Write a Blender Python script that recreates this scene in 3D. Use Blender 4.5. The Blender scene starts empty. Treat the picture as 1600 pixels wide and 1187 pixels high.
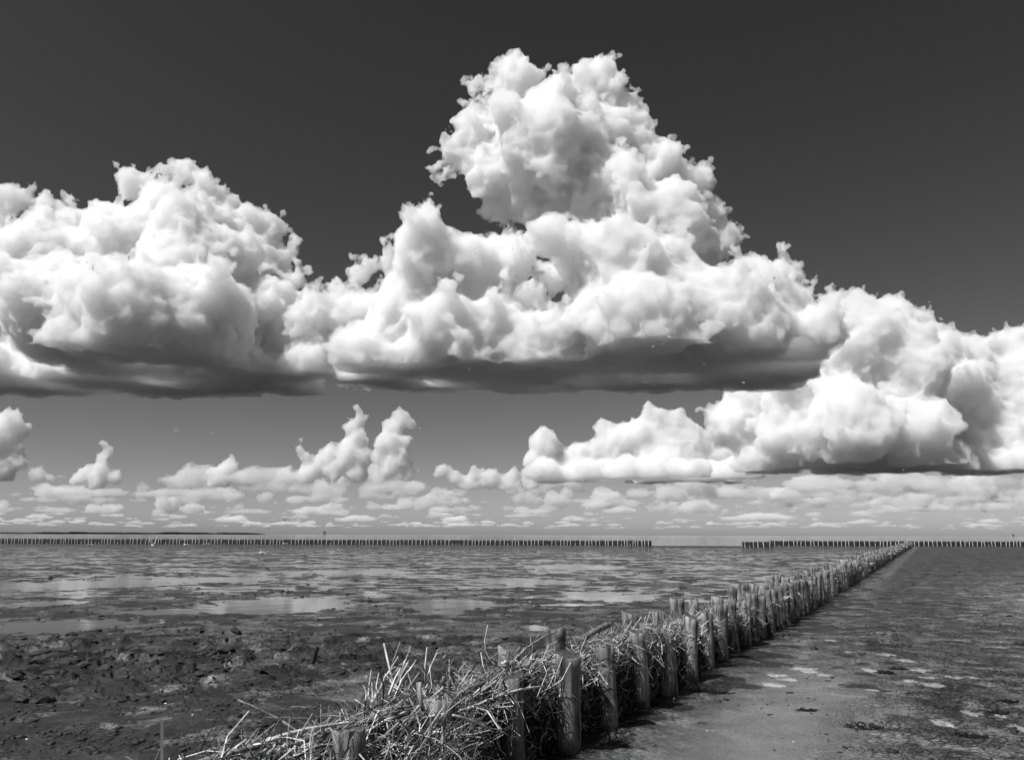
import bpy, bmesh, math, random
import numpy as np
from mathutils import Vector, Matrix, noise as mnoise

sc = bpy.context.scene
col = sc.collection
R = math.radians

# ------------------------------------------------------------------ camera
F = 1256.0                      # focal length in pixels of the 1600 px wide photograph
PITCH = math.atan(242 / F)
ROLL = R(0.15)
EYE = 1.75
cam = bpy.data.cameras.new('camera')
cam_ob = bpy.data.objects.new('camera', cam)
col.objects.link(cam_ob)
sc.camera = cam_ob
cam.sensor_width = 36.0
cam.lens = 36.0 * F / 1600.0
cam.clip_start = 0.1
cam.clip_end = 200000
cam_ob.location = (0, 0, EYE)
cam_ob.rotation_euler = (Matrix.Rotation(math.pi / 2 + PITCH, 3, 'X') @ Matrix.Rotation(ROLL, 3, 'Z')).to_euler()

# ------------------------------------------------------------------ light
SUN_EL, SUN_AZ = R(54), R(-128)      # azimuth clockwise from straight ahead
world = bpy.data.worlds.new('World')
sc.world = world
world.use_nodes = True
wt = world.node_tree
wt.nodes.clear()
w_out = wt.nodes.new('ShaderNodeOutputWorld')
w_bg = wt.nodes.new('ShaderNodeBackground')
w_bg.inputs['Strength'].default_value = 0.1
sky = wt.nodes.new('ShaderNodeTexSky')
sky.sky_type = 'NISHITA'
sky.sun_disc = False
sky.sun_elevation = SUN_EL
sky.sun_rotation = SUN_AZ
sky.air_density = 1.0
sky.dust_density = 0.6
sky.ozone_density = 1.0
sep = wt.nodes.new('ShaderNodeSeparateColor')          # black and white film behind a red filter
wt.links.new(sky.outputs[0], sep.inputs[0])
w_g = wt.nodes.new('ShaderNodeMath')
w_g.operation = 'MULTIPLY'
w_g.inputs[1].default_value = 0.285
w_p = wt.nodes.new('ShaderNodeMath'); w_p.operation = 'POWER'; w_p.inputs[1].default_value = 1.45
wt.links.new(sep.outputs[0], w_p.inputs[0])
wt.links.new(w_p.outputs[0], w_g.inputs[0])
wt.links.new(w_g.outputs[0], w_bg.inputs['Color'])
wt.links.new(w_bg.outputs[0], w_out.inputs['Surface'])

sun = bpy.data.lights.new('sun', 'SUN')
sun.energy = 5.0
sun.angle = R(0.53)
sun_ob = bpy.data.objects.new('sun', sun)
col.objects.link(sun_ob)
sun_dir = Vector((math.sin(SUN_AZ) * math.cos(SUN_EL), math.cos(SUN_AZ) * math.cos(SUN_EL), math.sin(SUN_EL)))
sun_ob.rotation_euler = sun_dir.to_track_quat('Z', 'Y').to_euler()

sc.view_settings.view_transform = 'Standard'
sc.view_settings.look = 'None'
sc.view_settings.exposure = 0.12
sc.view_settings.gamma = 1.0
sc.view_settings.use_curve_mapping = False
sc.cycles.use_denoising = True
sc.cycles.max_bounces = 14
sc.cycles.volume_bounces = 12
sc.cycles.diffuse_bounces = 3
sc.cycles.glossy_bounces = 2
sc.cycles.transparent_max_bounces = 24

# ------------------------------------------------------------------ helpers
def tag(o, label=None, cat=None, group=None, kind=None):
    if label: o['label'] = label
    if cat: o['category'] = cat
    if group: o['group'] = group
    if kind: o['kind'] = kind
    return o

def empty(name, loc=(0, 0, 0), rz=0):
    o = bpy.data.objects.new(name, None)
    col.objects.link(o)
    o.empty_display_size = 0.2
    o.location = loc
    o.rotation_euler = (0, 0, rz)
    return o

def mesh_obj(name, verts, faces, mats, parent=None, smooth=True):
    me = bpy.data.meshes.new(name)
    me.from_pydata([tuple(v) for v in verts], [], [tuple(f) for f in faces])
    if smooth:
        me.polygons.foreach_set('use_smooth', [True] * len(me.polygons))
    for m in (mats if isinstance(mats, (list, tuple)) else [mats]):
        me.materials.append(m)
    o = bpy.data.objects.new(name, me)
    col.objects.link(o)
    if parent: o.parent = parent
    return o

CP, SP = math.cos(PITCH), math.sin(PITCH)
def ray(x, y):
    """direction (with unit forward length) seen at a pixel of the 1600x1187 photograph"""
    px, py = x - 800, 593 - y
    c, s = math.cos(ROLL), math.sin(ROLL)
    a, b = (px * c - py * s) / F, (px * s + py * c) / F
    v = np.array([a, CP - b * SP, SP + b * CP])
    return v / v[1]

# ------------------------------------------------------------------ clouds
def cloud_material(name, density):
    m = bpy.data.materials.new(name)
    m.use_nodes = True
    nt = m.node_tree
    nt.nodes.clear()
    out = nt.nodes.new('ShaderNodeOutputMaterial')
    v = nt.nodes.new('ShaderNodeVolumeScatter')
    v.inputs['Color'].default_value = (.968, .968, .968, 1)
    v.inputs['Density'].default_value = density
    v.inputs['Anisotropy'].default_value = 0.0
    nt.links.new(v.outputs[0], out.inputs['Volume'])
    return m

def cloud_nodes(voxel, base, k=None):
    g = bpy.data.node_groups.new('cloud_surface', 'GeometryNodeTree')
    g.interface.new_socket('Geometry', in_out='INPUT', socket_type='NodeSocketGeometry')
    g.interface.new_socket('Geometry', in_out='OUTPUT', socket_type='NodeSocketGeometry')
    N, L = g.nodes.new, g.links.new
    gi, go = N('NodeGroupInput'), N('NodeGroupOutput')
    m2p = N('GeometryNodeMeshToPoints')
    L(gi.outputs[0], m2p.inputs[0])
    ra = N('GeometryNodeInputNamedAttribute')
    ra.data_type = 'FLOAT'
    ra.inputs[0].default_value = 'rad'
    L(ra.outputs[0], m2p.inputs['Radius'])
    p = N('GeometryNodePointsToVolume')
    p.resolution_mode = 'VOXEL_SIZE'
    p.inputs['Voxel Size'].default_value = voxel
    p.inputs['Density'].default_value = 1
    L(m2p.outputs[0], p.inputs[0])
    L(ra.outputs[0], p.inputs['Radius'])
    v = N('GeometryNodeVolumeToMesh')
    v.resolution_mode = 'GRID'
    v.inputs['Threshold'].default_value = .3
    L(p.outputs[0], v.inputs[0])
    geo = v.outputs[0]

    def math_(op, a, b, c=None):
        m = N('ShaderNodeMath')
        m.operation = op
        for i, q in enumerate((a, b, c)):
            if q is None: continue
            if isinstance(q, (int, float)): m.inputs[i].default_value = q
            else: L(q, m.inputs[i])
        return m.outputs[0]

    def disp(geo, scale, amp, kind, detail):
        pos, nor = N('GeometryNodeInputPosition'), N('GeometryNodeInputNormal')
        if kind == 'v':
            t = N('ShaderNodeTexVoronoi')
            t.feature = 'SMOOTH_F1'
            t.inputs['Smoothness'].default_value = .3
            t.inputs['Scale'].default_value = scale
            t.inputs['Detail'].default_value = detail
            t.inputs['Roughness'].default_value = .5
            t.inputs['Lacunarity'].default_value = 2.2
            nz = N('ShaderNodeTexNoise')
            nz.inputs['Scale'].default_value = scale * 1.5
            nz.inputs['Detail'].default_value = 3
            vm = N('ShaderNodeVectorMath'); vm.operation = 'SCALE'
            vm.inputs['Scale'].default_value = .6 / scale
            L(nz.outputs['Color'], vm.inputs[0])
            va = N('ShaderNodeVectorMath')
            L(pos.outputs[0], va.inputs[0]); L(vm.outputs[0], va.inputs[1])
            L(va.outputs[0], t.inputs['Vector'])
            o = t.outputs['Distance']; off = (.45, -1)
        else:
            t = N('ShaderNodeTexNoise')
            t.inputs['Scale'].default_value = scale
            t.inputs['Detail'].default_value = detail
            L(pos.outputs[0], t.inputs['Vector'])
            o = t.outputs['Fac']; off = (-.5, 1)
        m = math_('MULTIPLY_ADD', o, off[1] * amp, off[0] * amp)
        s = N('ShaderNodeVectorMath'); s.operation = 'SCALE'
        L(nor.outputs[0], s.inputs[0]); L(m, s.inputs['Scale'])
        sp = N('GeometryNodeSetPosition')
        L(geo, sp.inputs[0]); L(s.outputs[0], sp.inputs['Offset'])
        return sp.outputs[0]
    k = k or voxel / 14.0
    geo = disp(geo, 1 / (300 * k), 90 * k, 'v', 1)
    geo = disp(geo, 1 / (110 * k), 52 * k, 'v', 2)
    geo = disp(geo, 1 / (50 * k), 18 * k, 'v', 0)
    mv = N('GeometryNodeMeshToVolume')
    mv.resolution_mode = 'VOXEL_SIZE'
    mv.inputs['Voxel Size'].default_value = voxel * .8
    mv.inputs['Interior Band Width'].default_value = voxel * 3
    mv.inputs['Density'].default_value = 1
    L(geo, mv.inputs[0])
    v2 = N('GeometryNodeVolumeToMesh')
    v2.resolution_mode = 'GRID'
    v2.inputs['Threshold'].default_value = .18
    L(mv.outputs[0], v2.inputs[0])
    geo = disp(v2.outputs[0], 1 / (72 * k), 30 * k, 'v', 0)
    geo = disp(geo, 1 / (34 * k), 13 * k, 'v', 0)
    geo = disp(geo, 1 / (22 * k), 6 * k, 'n', 2)
    # flat condensation level: everything under it is squashed up against it
    pos, sx = N('GeometryNodeInputPosition'), N('ShaderNodeSeparateXYZ')
    L(pos.outputs[0], sx.inputs[0])
    nz = N('ShaderNodeTexNoise')
    nz.inputs['Scale'].default_value = 1 / (260 * k)
    nz.inputs['Detail'].default_value = 4
    L(pos.outputs[0], nz.inputs['Vector'])
    lift = math_('MULTIPLY', math_('SUBTRACT', base, sx.outputs[2]), .95)
    lift = math_('MAXIMUM', lift, 0.0)
    wob = math_('MULTIPLY', math_('MINIMUM', math_('MULTIPLY', lift, .01), 1.0),
                math_('MULTIPLY_ADD', nz.outputs['Fac'], 130 * k, -65 * k))
    cx = N('ShaderNodeCombineXYZ')
    L(math_('ADD', lift, wob), cx.inputs[2])
    sp = N('GeometryNodeSetPosition')
    L(geo, sp.inputs[0]); L(cx.outputs[0], sp.inputs['Offset'])
    L(sp.outputs[0], go.inputs[0])
    return g

def keep_biggest(me):
    bm = bmesh.new(); bm.from_mesh(me); bm.verts.ensure_lookup_table()
    seen = [False] * len(bm.verts); best = []
    for v in bm.verts:
        if seen[v.index]: continue
        st_, isl = [v], []
        seen[v.index] = True
        while st_:
            a_ = st_.pop(); isl.append(a_)
            for e in a_.link_edges:
                b_ = e.other_vert(a_)
                if not seen[b_.index]: seen[b_.index] = True; st_.append(b_)
        if len(isl) > len(best): best = isl
    ids = {v.index for v in best}
    bmesh.ops.delete(bm, geom=[v for v in bm.verts if v.index not in ids], context='VERTS')
    bm.to_mesh(me); bm.free()

def make_cloud(name, D, blobs, base_y, voxel, mat, seed, label, kids=(11, 6), scale=1.02, depth=4.0, cat='cloud', group=None, fill=None, k=None, island=False):
    """blobs: (x, y, radius, depth) in photo pixels, turned into real balls of vapour D metres away"""
    rng = random.Random(seed)
    pts = []
    pm = D / F
    def add(c, r, l):
        pts.append((c, r))
        if l >= len(kids): return
        for i in range(kids[l]):
            v = np.array([rng.gauss(0, 1), rng.gauss(0, 1) - .3, rng.gauss(0, 1) + .3])
            v /= np.linalg.norm(v)
            add(c + v * r * rng.uniform(.75, .95), r * rng.uniform(.22, .5), l + 1)
    for b in blobs:
        x, y, r = b[:3]
        dz = b[3] if len(b) > 3 else 0
        v = ray(x, y) * (D + dz * pm * depth)
        add(v + np.array([0, 0, EYE]), r * pm * scale, 0)
    # base height from the pixel row of its far lower edge
    base = float(ray(800, base_y)[2] * D)
    if fill:                       # the flat layer of vapour at the condensation level
        x0, x1, near, far, n, r0, r1 = fill
        for i in range(n):
            d = D * rng.uniform(near, far)
            v = ray(rng.uniform(x0, x1), 600) * d
            r = rng.uniform(r0, r1)
            pts.append((np.array([v[0], v[1], base + r * .25]), r))
    c0 = np.mean([p[0] for p in pts], axis=0); c0[2] = base
    me = bpy.data.meshes.new(name)
    me.from_pydata([tuple(p[0]) for p in pts], [], [])
    at = me.attributes.new('rad', 'FLOAT', 'POINT')
    at.data.foreach_set('value', [p[1] for p in pts])
    o = bpy.data.objects.new(name, me)
    col.objects.link(o)
    md = o.modifiers.new('surface', 'NODES')
    md.node_group = cloud_nodes(voxel, base, k)
    nm = bpy.data.meshes.new_from_object(o.evaluated_get(bpy.context.evaluated_depsgraph_get()))
    o.modifiers.clear()
    keep_biggest(nm)
    nm.transform(Matrix.Translation(-Vector(c0)))
    o.data = nm
    o.location = Vector(c0)
    nm.materials.clear(); nm.materials.append(mat)
    nm.name = name
    tag(o, label, cat, group)
    return o

CL = cloud_material('cloud_vapour', .024)
CL_far = cloud_material('far_cloud_vapour', .010)
CL_row = cloud_material('horizon_cloud_vapour', .0032)  # thinned so the clouds grey out, standing in for haze over the distance
CL_thin = cloud_material('thin_cloud_vapour', .006)

B = [(812,130,52),(775,150,40,20),(742,135,28),(935,135,58),(885,150,50,20),(985,185,48),(745,200,48),(705,235,36),(690,275,22),
     (850,220,85,-20),(930,240,90),(770,270,58),(800,300,40,30),(1045,225,34,30),(1020,270,70),(1080,290,48),(1100,330,42),(1135,375,40),
     (960,320,85,-10),(1040,350,80,-20),(1090,400,55,20),
     (645,335,46,-20),(695,340,36),(670,395,62,-40),(735,400,50,-40),(615,405,36),(560,425,32),(525,460,30),
     (865,370,46,-60),(800,400,46,-40),(905,400,52,-50),(760,440,60,-30),(960,400,66,-60),(1020,430,72,-50),
     (780,318,44,10),(830,318,50),(790,345,28,20),(880,320,56),(905,345,50),(1000,380,60,10),(1110,260,30,20),(1060,190,22,30),(868,432,34,-30),(835,470,40,-10),(490,470,34,-20),(470,500,40,-20),(920,490,62,-50),(780,500,52,-40),(1000,510,80,-70),(1090,480,70,-60),(1180,440,52,-30),(1225,430,40,-20),(1240,480,46,-30),(1170,510,70,-60),(1290,505,44,-60),(1260,540,40,-50),
     (560,500,60,-10),(640,480,66,-30),(700,520,70,-40),(620,550,60),(850,560,70,-40),(760,570,56),(930,570,60),(1020,570,56),(1110,560,50,-20),(690,580,46,40),(860,585,46,60),(1000,590,44,50),(560,570,46,20)]
A = [(20,315,38),(75,325,34),(120,350,44),(170,350,40),(205,290,38),(240,280,34),(290,268,34),(255,320,50,-20),(325,300,36),(355,310,32),(330,350,60),(400,350,34),(430,355,32),(400,400,52),(445,400,34),(460,440,34),
     (200,390,85,-20),(300,420,90,-40),(60,400,70,-30),(10,420,60),(-60,400,90),(-60,520,110),(90,480,85,-60),(30,560,70),(200,500,90,-70),(310,500,85,-60),(410,490,66,-30),(460,500,40),(120,570,60,-20),(230,580,60,10),(340,570,60),(430,560,50),(500,560,40,20),(520,510,40,20),(-140,480,110),(-120,350,70)]
C = [(1300,475,34),(1345,480,38),(1395,485,38),(1440,510,42),(1475,540,42),(1520,545,36),(1575,530,36),(1600,580,60),(1330,550,72,-20),(1410,580,78,-20),(1500,610,70),(1260,600,72,-20),(1180,620,58),(1140,660,50),(1230,680,58,-20),(1330,660,72,-40),(1420,680,70,-30),(1500,690,50),(1560,660,56),(1600,690,60),(1200,710,40),(1300,715,44),(1400,715,44),(1660,640,90),(1680,560,80)]
C2 = [(925,712,22),(992,712,22),(1000,700,20),(1040,663,22),(1022,668,20),(1040,692,26),(1068,698,24),(1066,712,34),(1040,700,30),(1075,715,24),(1095,705,22),(1130,715,30),(1165,700,30),(1080,690,34),(1040,715,44),(1000,675,32),(960,690,34),(960,720,30),(1060,730,30),(900,710,26),(850,690,30),(835,720,26),(870,735,24),(1110,740,26),(1000,740,26),(940,665,20),(1020,645,24),(1060,650,22)]

make_cloud('cumulus_cloud', 5200, B, 604, 9.5, CL, 3, 'tallest white cumulus towering over the middle of the flats, with a flat dark base', fill=(540, 1250, .87, 1.02, 80, 150, 260), k=.95)
make_cloud('cumulus_cloud', 5600, A, 614, 10.5, CL, 5, 'broad white cumulus bank on the left with a round dome and dark base', fill=(-180, 490, .87, 1.02, 80, 150, 260), k=1.0)
make_cloud('cumulus_cloud', 11500, C, 736, 21, CL_far, 7, 'bright cumulus on the right, behind and below the tallest one', fill=(1130, 1680, .93, 1.02, 60, 250, 420), k=1.8)
make_cloud('cumulus_cloud', 14000, C2, 752, 30, CL_far, 9, 'low lumpy grey cumulus group left of the right hand cumulus', fill=(830, 1180, .9, 1.02, 40, 220, 380), k=1.2)
SM = dict(kids=(12, 6), depth=3, k=.9)
make_cloud('cumulus_cloud', 15000, [(628,652,17),(612,668,20),(642,662,14),(600,690,20),(622,695,24),(590,715,16),(632,720,18),(608,730,22),(640,740,16),(655,668,9)], 758, 24, CL_far, 11, 'slender leaning cumulus tower standing low over the middle of the sea', **SM)
make_cloud('cumulus_cloud', 15500, [(556,636,11),(563,652,15),(548,666,16),(560,682,19),(545,700,22),(566,712,22),(538,715,20),(515,712,20),(498,722,16),(470,685,9),(468,700,11),(478,715,14),(520,735,22),(480,740,22),(445,742,18),(560,738,20)], 756, 26, CL_far, 12, 'ragged cumulus with two small turrets left of the slender tower', **SM)
make_cloud('cumulus_cloud', 15000, [(360,728,18),(345,740,18),(328,738,14),(372,742,14),(350,752,16),(330,752,14)], 760, 24, CL_far, 13, 'small bright rounded cumulus low on the left half of the horizon', **SM)
make_cloud('cumulus_cloud', 15500, [(163,693,12),(172,705,13),(160,715,13),(140,730,12),(160,738,20),(130,745,18),(180,745,16),(150,755,18),(115,752,12)], 764, 24, CL_far, 14, 'small cumulus with a leaning turret near the left edge of the sky', **SM)
make_cloud('cumulus_cloud', 12500, [(15,660,26),(32,672,20),(5,690,26),(25,700,18),(-30,680,40),(30,720,20),(0,735,30),(60,740,18),(-40,740,36)], 752, 24, CL_far, 15, 'bright cumulus cut by the left edge of the picture under the big bank', **SM)
make_cloud('cumulus_cloud', 15000, [(690,735,16),(712,745,16),(740,738,14),(765,748,20),(800,742,16),(830,750,20),(730,756,18),(790,758,18)], 764, 24, CL_far, 16, 'chain of low flat cumulus in the middle of the horizon', **SM)
make_cloud('cloud_scrap', 7000, [(277,672,7),(270,674,4),(284,676,4)], 690, 8, CL_thin, 17, 'tiny dark round scrap of cloud alone in the clear gap on the left', kids=(6, 4))
make_cloud('cloud_scrap', 7000, [(318,674,5),(330,676,5),(345,678,4),(352,675,3)], 690, 8, CL_thin, 18, 'thin dark streak of cloud right of the tiny round scrap', kids=(5, 4))

# low rows of fair weather cumulus running out to the horizon
rng = random.Random(21)
rows = []
for k in range(9):
    W = rng.uniform(600, 1500)
    bl = []
    for i in range(rng.randint(6, 11)):
        t = rng.uniform(-1, 1)
        r = W * rng.uniform(.12, .26) * (1.1 - abs(t) * .6)
        bl.append((t * W, rng.uniform(-.4, .4) * W, r * rng.uniform(.2, 1.1), r))
    pts = []
    for x, y, z, r in bl:
        pts.append(((x, y, z), r))
        for j in range(9):
            v = Vector((rng.gauss(0, 1), rng.gauss(0, 1), abs(rng.gauss(0, 1)))).normalized()
            q = Vector((x, y, z)) + v * r * .9
            pts.append((tuple(q), r * rng.uniform(.22, .5)))
    me = bpy.data.meshes.new('horizon_cloud')
    me.from_pydata([p[0] for p in pts], [], [])
    at = me.attributes.new('rad', 'FLOAT', 'POINT')
    at.data.foreach_set('value', [p[1] for p in pts])
    o = bpy.data.objects.new('horizon_cloud', me)
    col.objects.link(o)
    md = o.modifiers.new('surface', 'NODES')
    md.node_group = cloud_nodes(27, 0.0, 1.2)
    nm = bpy.data.meshes.new_from_object(o.evaluated_get(bpy.context.evaluated_depsgraph_get()))
    o.modifiers.clear(); o.data = nm; keep_biggest(nm)
    nm.materials.clear(); nm.materials.append(CL_row)
    rows.append(o)
H0 = 900
slots = []
while len(slots) < 285:
    d = 14000 + 24000 * rng.random()
    px = rng.uniform(-80, 1680)
    if d < 19000 and 420 < px < 1300 and rng.random() < .4: continue
    if d < 20000 and 150 < px < 450 and rng.random() < .7: continue
    if px < 800 and rng.random() < .35: continue
    slots.append((d, px))
for q in range(95):
    slots[10 + q] = (rng.uniform(14500, 27000), rng.uniform(620, 1660) if q % 3 else rng.uniform(-40, 700))
for i, (d, px) in enumerate(slots):
    o = rows[i % 9] if i < 9 else rows[i % 9].copy()
    if i >= 9: col.objects.link(o)
    v = ray(px, 800) * d
    k = rng.choice((.35, .5, .7, .95, 1.3)) * rng.uniform(.85, 1.15) * (d / 20000) ** .45
    o.location = (v[0], v[1], H0 + rng.uniform(-90, 60))
    o.rotation_euler = (0, 0, rng.uniform(-.4, .4) + (math.pi if rng.random() < .5 else 0))
    if 10 <= i < 105: k = rng.uniform(.6, 1.1) if px < 720 else rng.uniform(.7, 1.8)
    st = rng.choice((1, 1, 1.25, 1.6)) if i < 140 else 1 + max(0, d - 20000) / 20000 * rng.random()
    o.scale = (k * st, k, k * rng.uniform(.5, 1.25) / st ** .5)
    tag(o, 'small flat based cumulus in the rows low over the sea horizon', 'cloud', 'rows of small cumulus over the horizon')

# farther still they read as one mass
fv, ff, nb = [], [], 0
src = [(np.array([v.co[:] for v in o.data.vertices]), np.array([p.vertices[:] for p in o.data.polygons if len(p.vertices) == 4])) for o in rows]
placed = []
for i in range(1600):
    d = 36000 + 75000 * rng.random()
    px = rng.uniform(-80, 1680)
    k = rng.uniform(.5, 1.7) * (d / 30000) ** .4
    st = rng.uniform(1.0, 2.6)
    v = ray(px, 800) * d
    rad_ = 1500 * k * st
    if any(abs(v[0] - a_) < (rad_ + c_) * .8 and abs(v[1] - b_) < 750 * (k + e_) for a_, b_, c_, e_ in placed): continue
    placed.append((v[0], v[1], rad_, k))
    V, Q = src[rng.randrange(9)]
    fl = rng.choice((-1, 1))
    W_ = V * np.array([k * st, k * .9, k * rng.uniform(.3, .6)])
    W_[:, :2] *= fl
    fv.append(W_ + np.array([v[0], v[1], H0 + rng.uniform(-60, 120)])); ff.append(Q + nb); nb += len(V)
print('far bank', len(placed), nb)
fv, ff = np.concatenate(fv), np.concatenate(ff)
me = bpy.data.meshes.new('far_cloud_bank')
me.vertices.add(len(fv)); me.vertices.foreach_set('co', fv.ravel())
me.loops.add(ff.size); me.loops.foreach_set('vertex_index', ff.ravel())
me.polygons.add(len(ff)); me.polygons.foreach_set('loop_start', np.arange(0, ff.size, 4))
me.update(calc_edges=True); me.materials.append(CL_row)
o = bpy.data.objects.new('far_cloud_bank', me); col.objects.link(o)
tag(o, 'hazy grey bank of countless tiny clouds just above the sea horizon', 'clouds', kind='stuff')

# ------------------------------------------------------------------ materials
def mat_new(name):
    m = bpy.data.materials.new(name)
    m.use_nodes = True
    nt = m.node_tree
    return m, nt, nt.nodes['Principled BSDF']
def nd(nt, kind, **kw):
    n = nt.nodes.new(kind)
    for k, v in kw.items():
        if k in n.inputs: n.inputs[k].default_value = v
        else: setattr(n, k, v)
    return n
def mth(nt, op, a, b=None, c=None, clamp=False):
    m = nt.nodes.new('ShaderNodeMath'); m.operation = op; m.use_clamp = clamp
    for i, q in enumerate((a, b, c)):
        if q is None: continue
        if isinstance(q, (int, float)): m.inputs[i].default_value = q
        else: nt.links.new(q, m.inputs[i])
    return m.outputs[0]
def ramp(nt, fac, stops):
    r = nt.nodes.new('ShaderNodeValToRGB')
    el = r.color_ramp.elements
    while len(el) < len(stops): el.new(.5)
    for e, (p, c) in zip(el, stops):
        e.position = p; e.color = (c, c, c, 1)
    nt.links.new(fac, r.inputs[0])
    return r.outputs[0]
def mixv(nt, f, a, b):
    m = nt.nodes.new('ShaderNodeMix'); m.data_type = 'FLOAT'
    for q, i in ((f, 0), (a, 2), (b, 3)):
        if isinstance(q, (int, float)): m.inputs[i].default_value = q
        else: nt.links.new(q, m.inputs[i])
    return m.outputs[0]

# --- mud
MUD, nt, bs = mat_new('tidal_mud')
tc = nd(nt, 'ShaderNodeNewGeometry')
P = tc.outputs['Position']
sxyz = nd(nt, 'ShaderNodeSeparateXYZ'); nt.links.new(P, sxyz.inputs[0])
def tn(scale, det=4, rough=.55, vec=None):
    t = nd(nt, 'ShaderNodeTexNoise', Scale=scale, Detail=det, Roughness=rough)
    nt.links.new(vec or P, t.inputs['Vector'])
    return t.outputs['Fac']
at = nd(nt, 'ShaderNodeAttribute', attribute_name='side')          # 1 on the dry, cracked side of the groyne
side = at.outputs['Fac']
at2 = nd(nt, 'ShaderNodeAttribute', attribute_name='weed')         # black algae and clods
weed = at2.outputs['Fac']
n_big, n_mid, n_fine = tn(.35, 4), tn(2.2, 6, .6), tn(18, 5, .65)
warp = nd(nt, 'ShaderNodeVectorMath', operation='MULTIPLY_ADD')
nzc = nd(nt, 'ShaderNodeTexNoise', Scale=3.0, Detail=5.0); nt.links.new(P, nzc.inputs['Vector'])
nt.links.new(nzc.outputs['Color'], warp.inputs[0]); warp.inputs[1].default_value = (.16, .16, .16); nt.links.new(P, warp.inputs[2])
def cracks(scale, width):
    vor = nd(nt, 'ShaderNodeTexVoronoi', feature='DISTANCE_TO_EDGE', Scale=scale); nt.links.new(warp.outputs[0], vor.inputs['Vector'])
    w = mth(nt, 'MULTIPLY', ramp(nt, tn(2.7, 4), [(.38, 0.0), (.62, 1.0)]), width)
    return mth(nt, 'DIVIDE', vor.outputs['Distance'], mth(nt, 'MAXIMUM', w, .001), clamp=True)
crk = mth(nt, 'MULTIPLY', cracks(6.0, .14), cracks(13.0, .17))
crackmask = ramp(nt, tn(.6, 4), [(.30, 0.0), (.42, 1.0)])
sm_at = nd(nt, 'ShaderNodeAttribute', attribute_name='smooth_mud')
rough_side = mth(nt, 'SUBTRACT', 1.0, sm_at.outputs['Fac'])
crackmask = mth(nt, 'MULTIPLY', crackmask, rough_side)
crackmask = mth(nt, 'MULTIPLY', crackmask, ramp(nt, side, [(.75, 0.0), (1.0, 1.0)]))
crack = mth(nt, 'SUBTRACT', 1.0, mth(nt, 'MULTIPLY', crackmask, mth(nt, 'SUBTRACT', 1.0, crk)))
base = ramp(nt, n_mid, [(.32, .04), (.50, .12), (.66, .26)])
base = mth(nt, 'MULTIPLY', base, ramp(nt, n_big, [(.30, .55), (.50, .9), (.66, 1.35)]))
base = mth(nt, 'MULTIPLY', base, ramp(nt, n_fine, [(.34, .30), (.52, 1.0), (.66, 1.7)]))
grit = tn(48, 5, .75)
base = mth(nt, 'MULTIPLY', base, ramp(nt, grit, [(.37, .18), (.46, .85), (.58, 1.2), (.66, 2.2)]))
base = mth(nt, 'MAXIMUM', base, .006)
base = mth(nt, 'MULTIPLY', base, mth(nt, 'MULTIPLY_ADD', side, .1, .9))
# pale dry crust flaking on the higher side, its colour also painting in sparkle
flake_sparkle = mth(nt, 'MULTIPLY', ramp(nt, tn(9, 9, .72), [(.47, 0.0), (.54, 1.0)]), ramp(nt, tn(.45, 4, .6), [(.42, 0.0), (.62, 1.0)]))
dry = nd(nt, 'ShaderNodeAttribute', attribute_name='dry').outputs['Fac']
flake_sparkle = mth(nt, 'MULTIPLY', mth(nt, 'MULTIPLY', flake_sparkle, mth(nt, 'MULTIPLY_ADD', dry, .8, .2)), mth(nt, 'MULTIPLY', side, rough_side))
base = mth(nt, 'MULTIPLY', base, mixv(nt, mth(nt, 'MULTIPLY', side, rough_side), 1.0, mth(nt, 'MULTIPLY_ADD', dry, 3.2, .85)))
base = mixv(nt, sm_at.outputs['Fac'], base, mth(nt, 'MULTIPLY', mth(nt, 'MULTIPLY_ADD', n_mid, .20, .11), ramp(nt, grit, [(.36, .45), (.46, .95), (.62, 1.05), (.72, 1.5)])))
base = mixv(nt, flake_sparkle, base, .42)
# black algae film, in ragged patches of every size
al = mth(nt, 'MULTIPLY_ADD', mth(nt, 'SUBTRACT', n_big, .5), .9, tn(1.3, 10, .68))
al = mth(nt, 'MULTIPLY_ADD', side, -.115, al)
al = mth(nt, 'MULTIPLY_ADD', sm_at.outputs['Fac'], -.10, al)
algae = ramp(nt, al, [(.48, 0.0), (.51, .94)])
dark = mth(nt, 'MULTIPLY', weed, ramp(nt, tn(2.4, 11, .72), [(.52, 1.0), (.56, 0.0)]))
base = mth(nt, 'MULTIPLY', base, mth(nt, 'MULTIPLY_ADD', weed, .5, .95))
base = mth(nt, 'MULTIPLY', base, mth(nt, 'MULTIPLY_ADD', dark, -.97, 1.0, clamp=True))
base = mth(nt, 'MULTIPLY', base, mth(nt, 'MULTIPLY_ADD', algae, -.85, 1.0))
base = mth(nt, 'MULTIPLY', base, mth(nt, 'MULTIPLY_ADD', crack, .93, .07))
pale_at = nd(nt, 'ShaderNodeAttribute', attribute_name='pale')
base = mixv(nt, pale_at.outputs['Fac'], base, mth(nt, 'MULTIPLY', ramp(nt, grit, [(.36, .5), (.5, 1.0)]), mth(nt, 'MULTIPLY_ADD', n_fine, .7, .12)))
cc = nd(nt, 'ShaderNodeCombineColor')
for i in range(3): nt.links.new(base, cc.inputs[i])
nt.links.new(cc.outputs[0], bs.inputs['Base Color'])
rough = ramp(nt, tn(1.1, 6, .65), [(.40, .30), (.60, .75)])
nt.links.new(mth(nt, 'MAXIMUM', rough, mth(nt, 'MULTIPLY', side, .55)), bs.inputs['Roughness'])
bs.inputs['Specular IOR Level'].default_value = .4
hgt = mth(nt, 'MULTIPLY_ADD', n_fine, .35, mth(nt, 'MULTIPLY', tn(60, 3, .6), .12))
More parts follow.
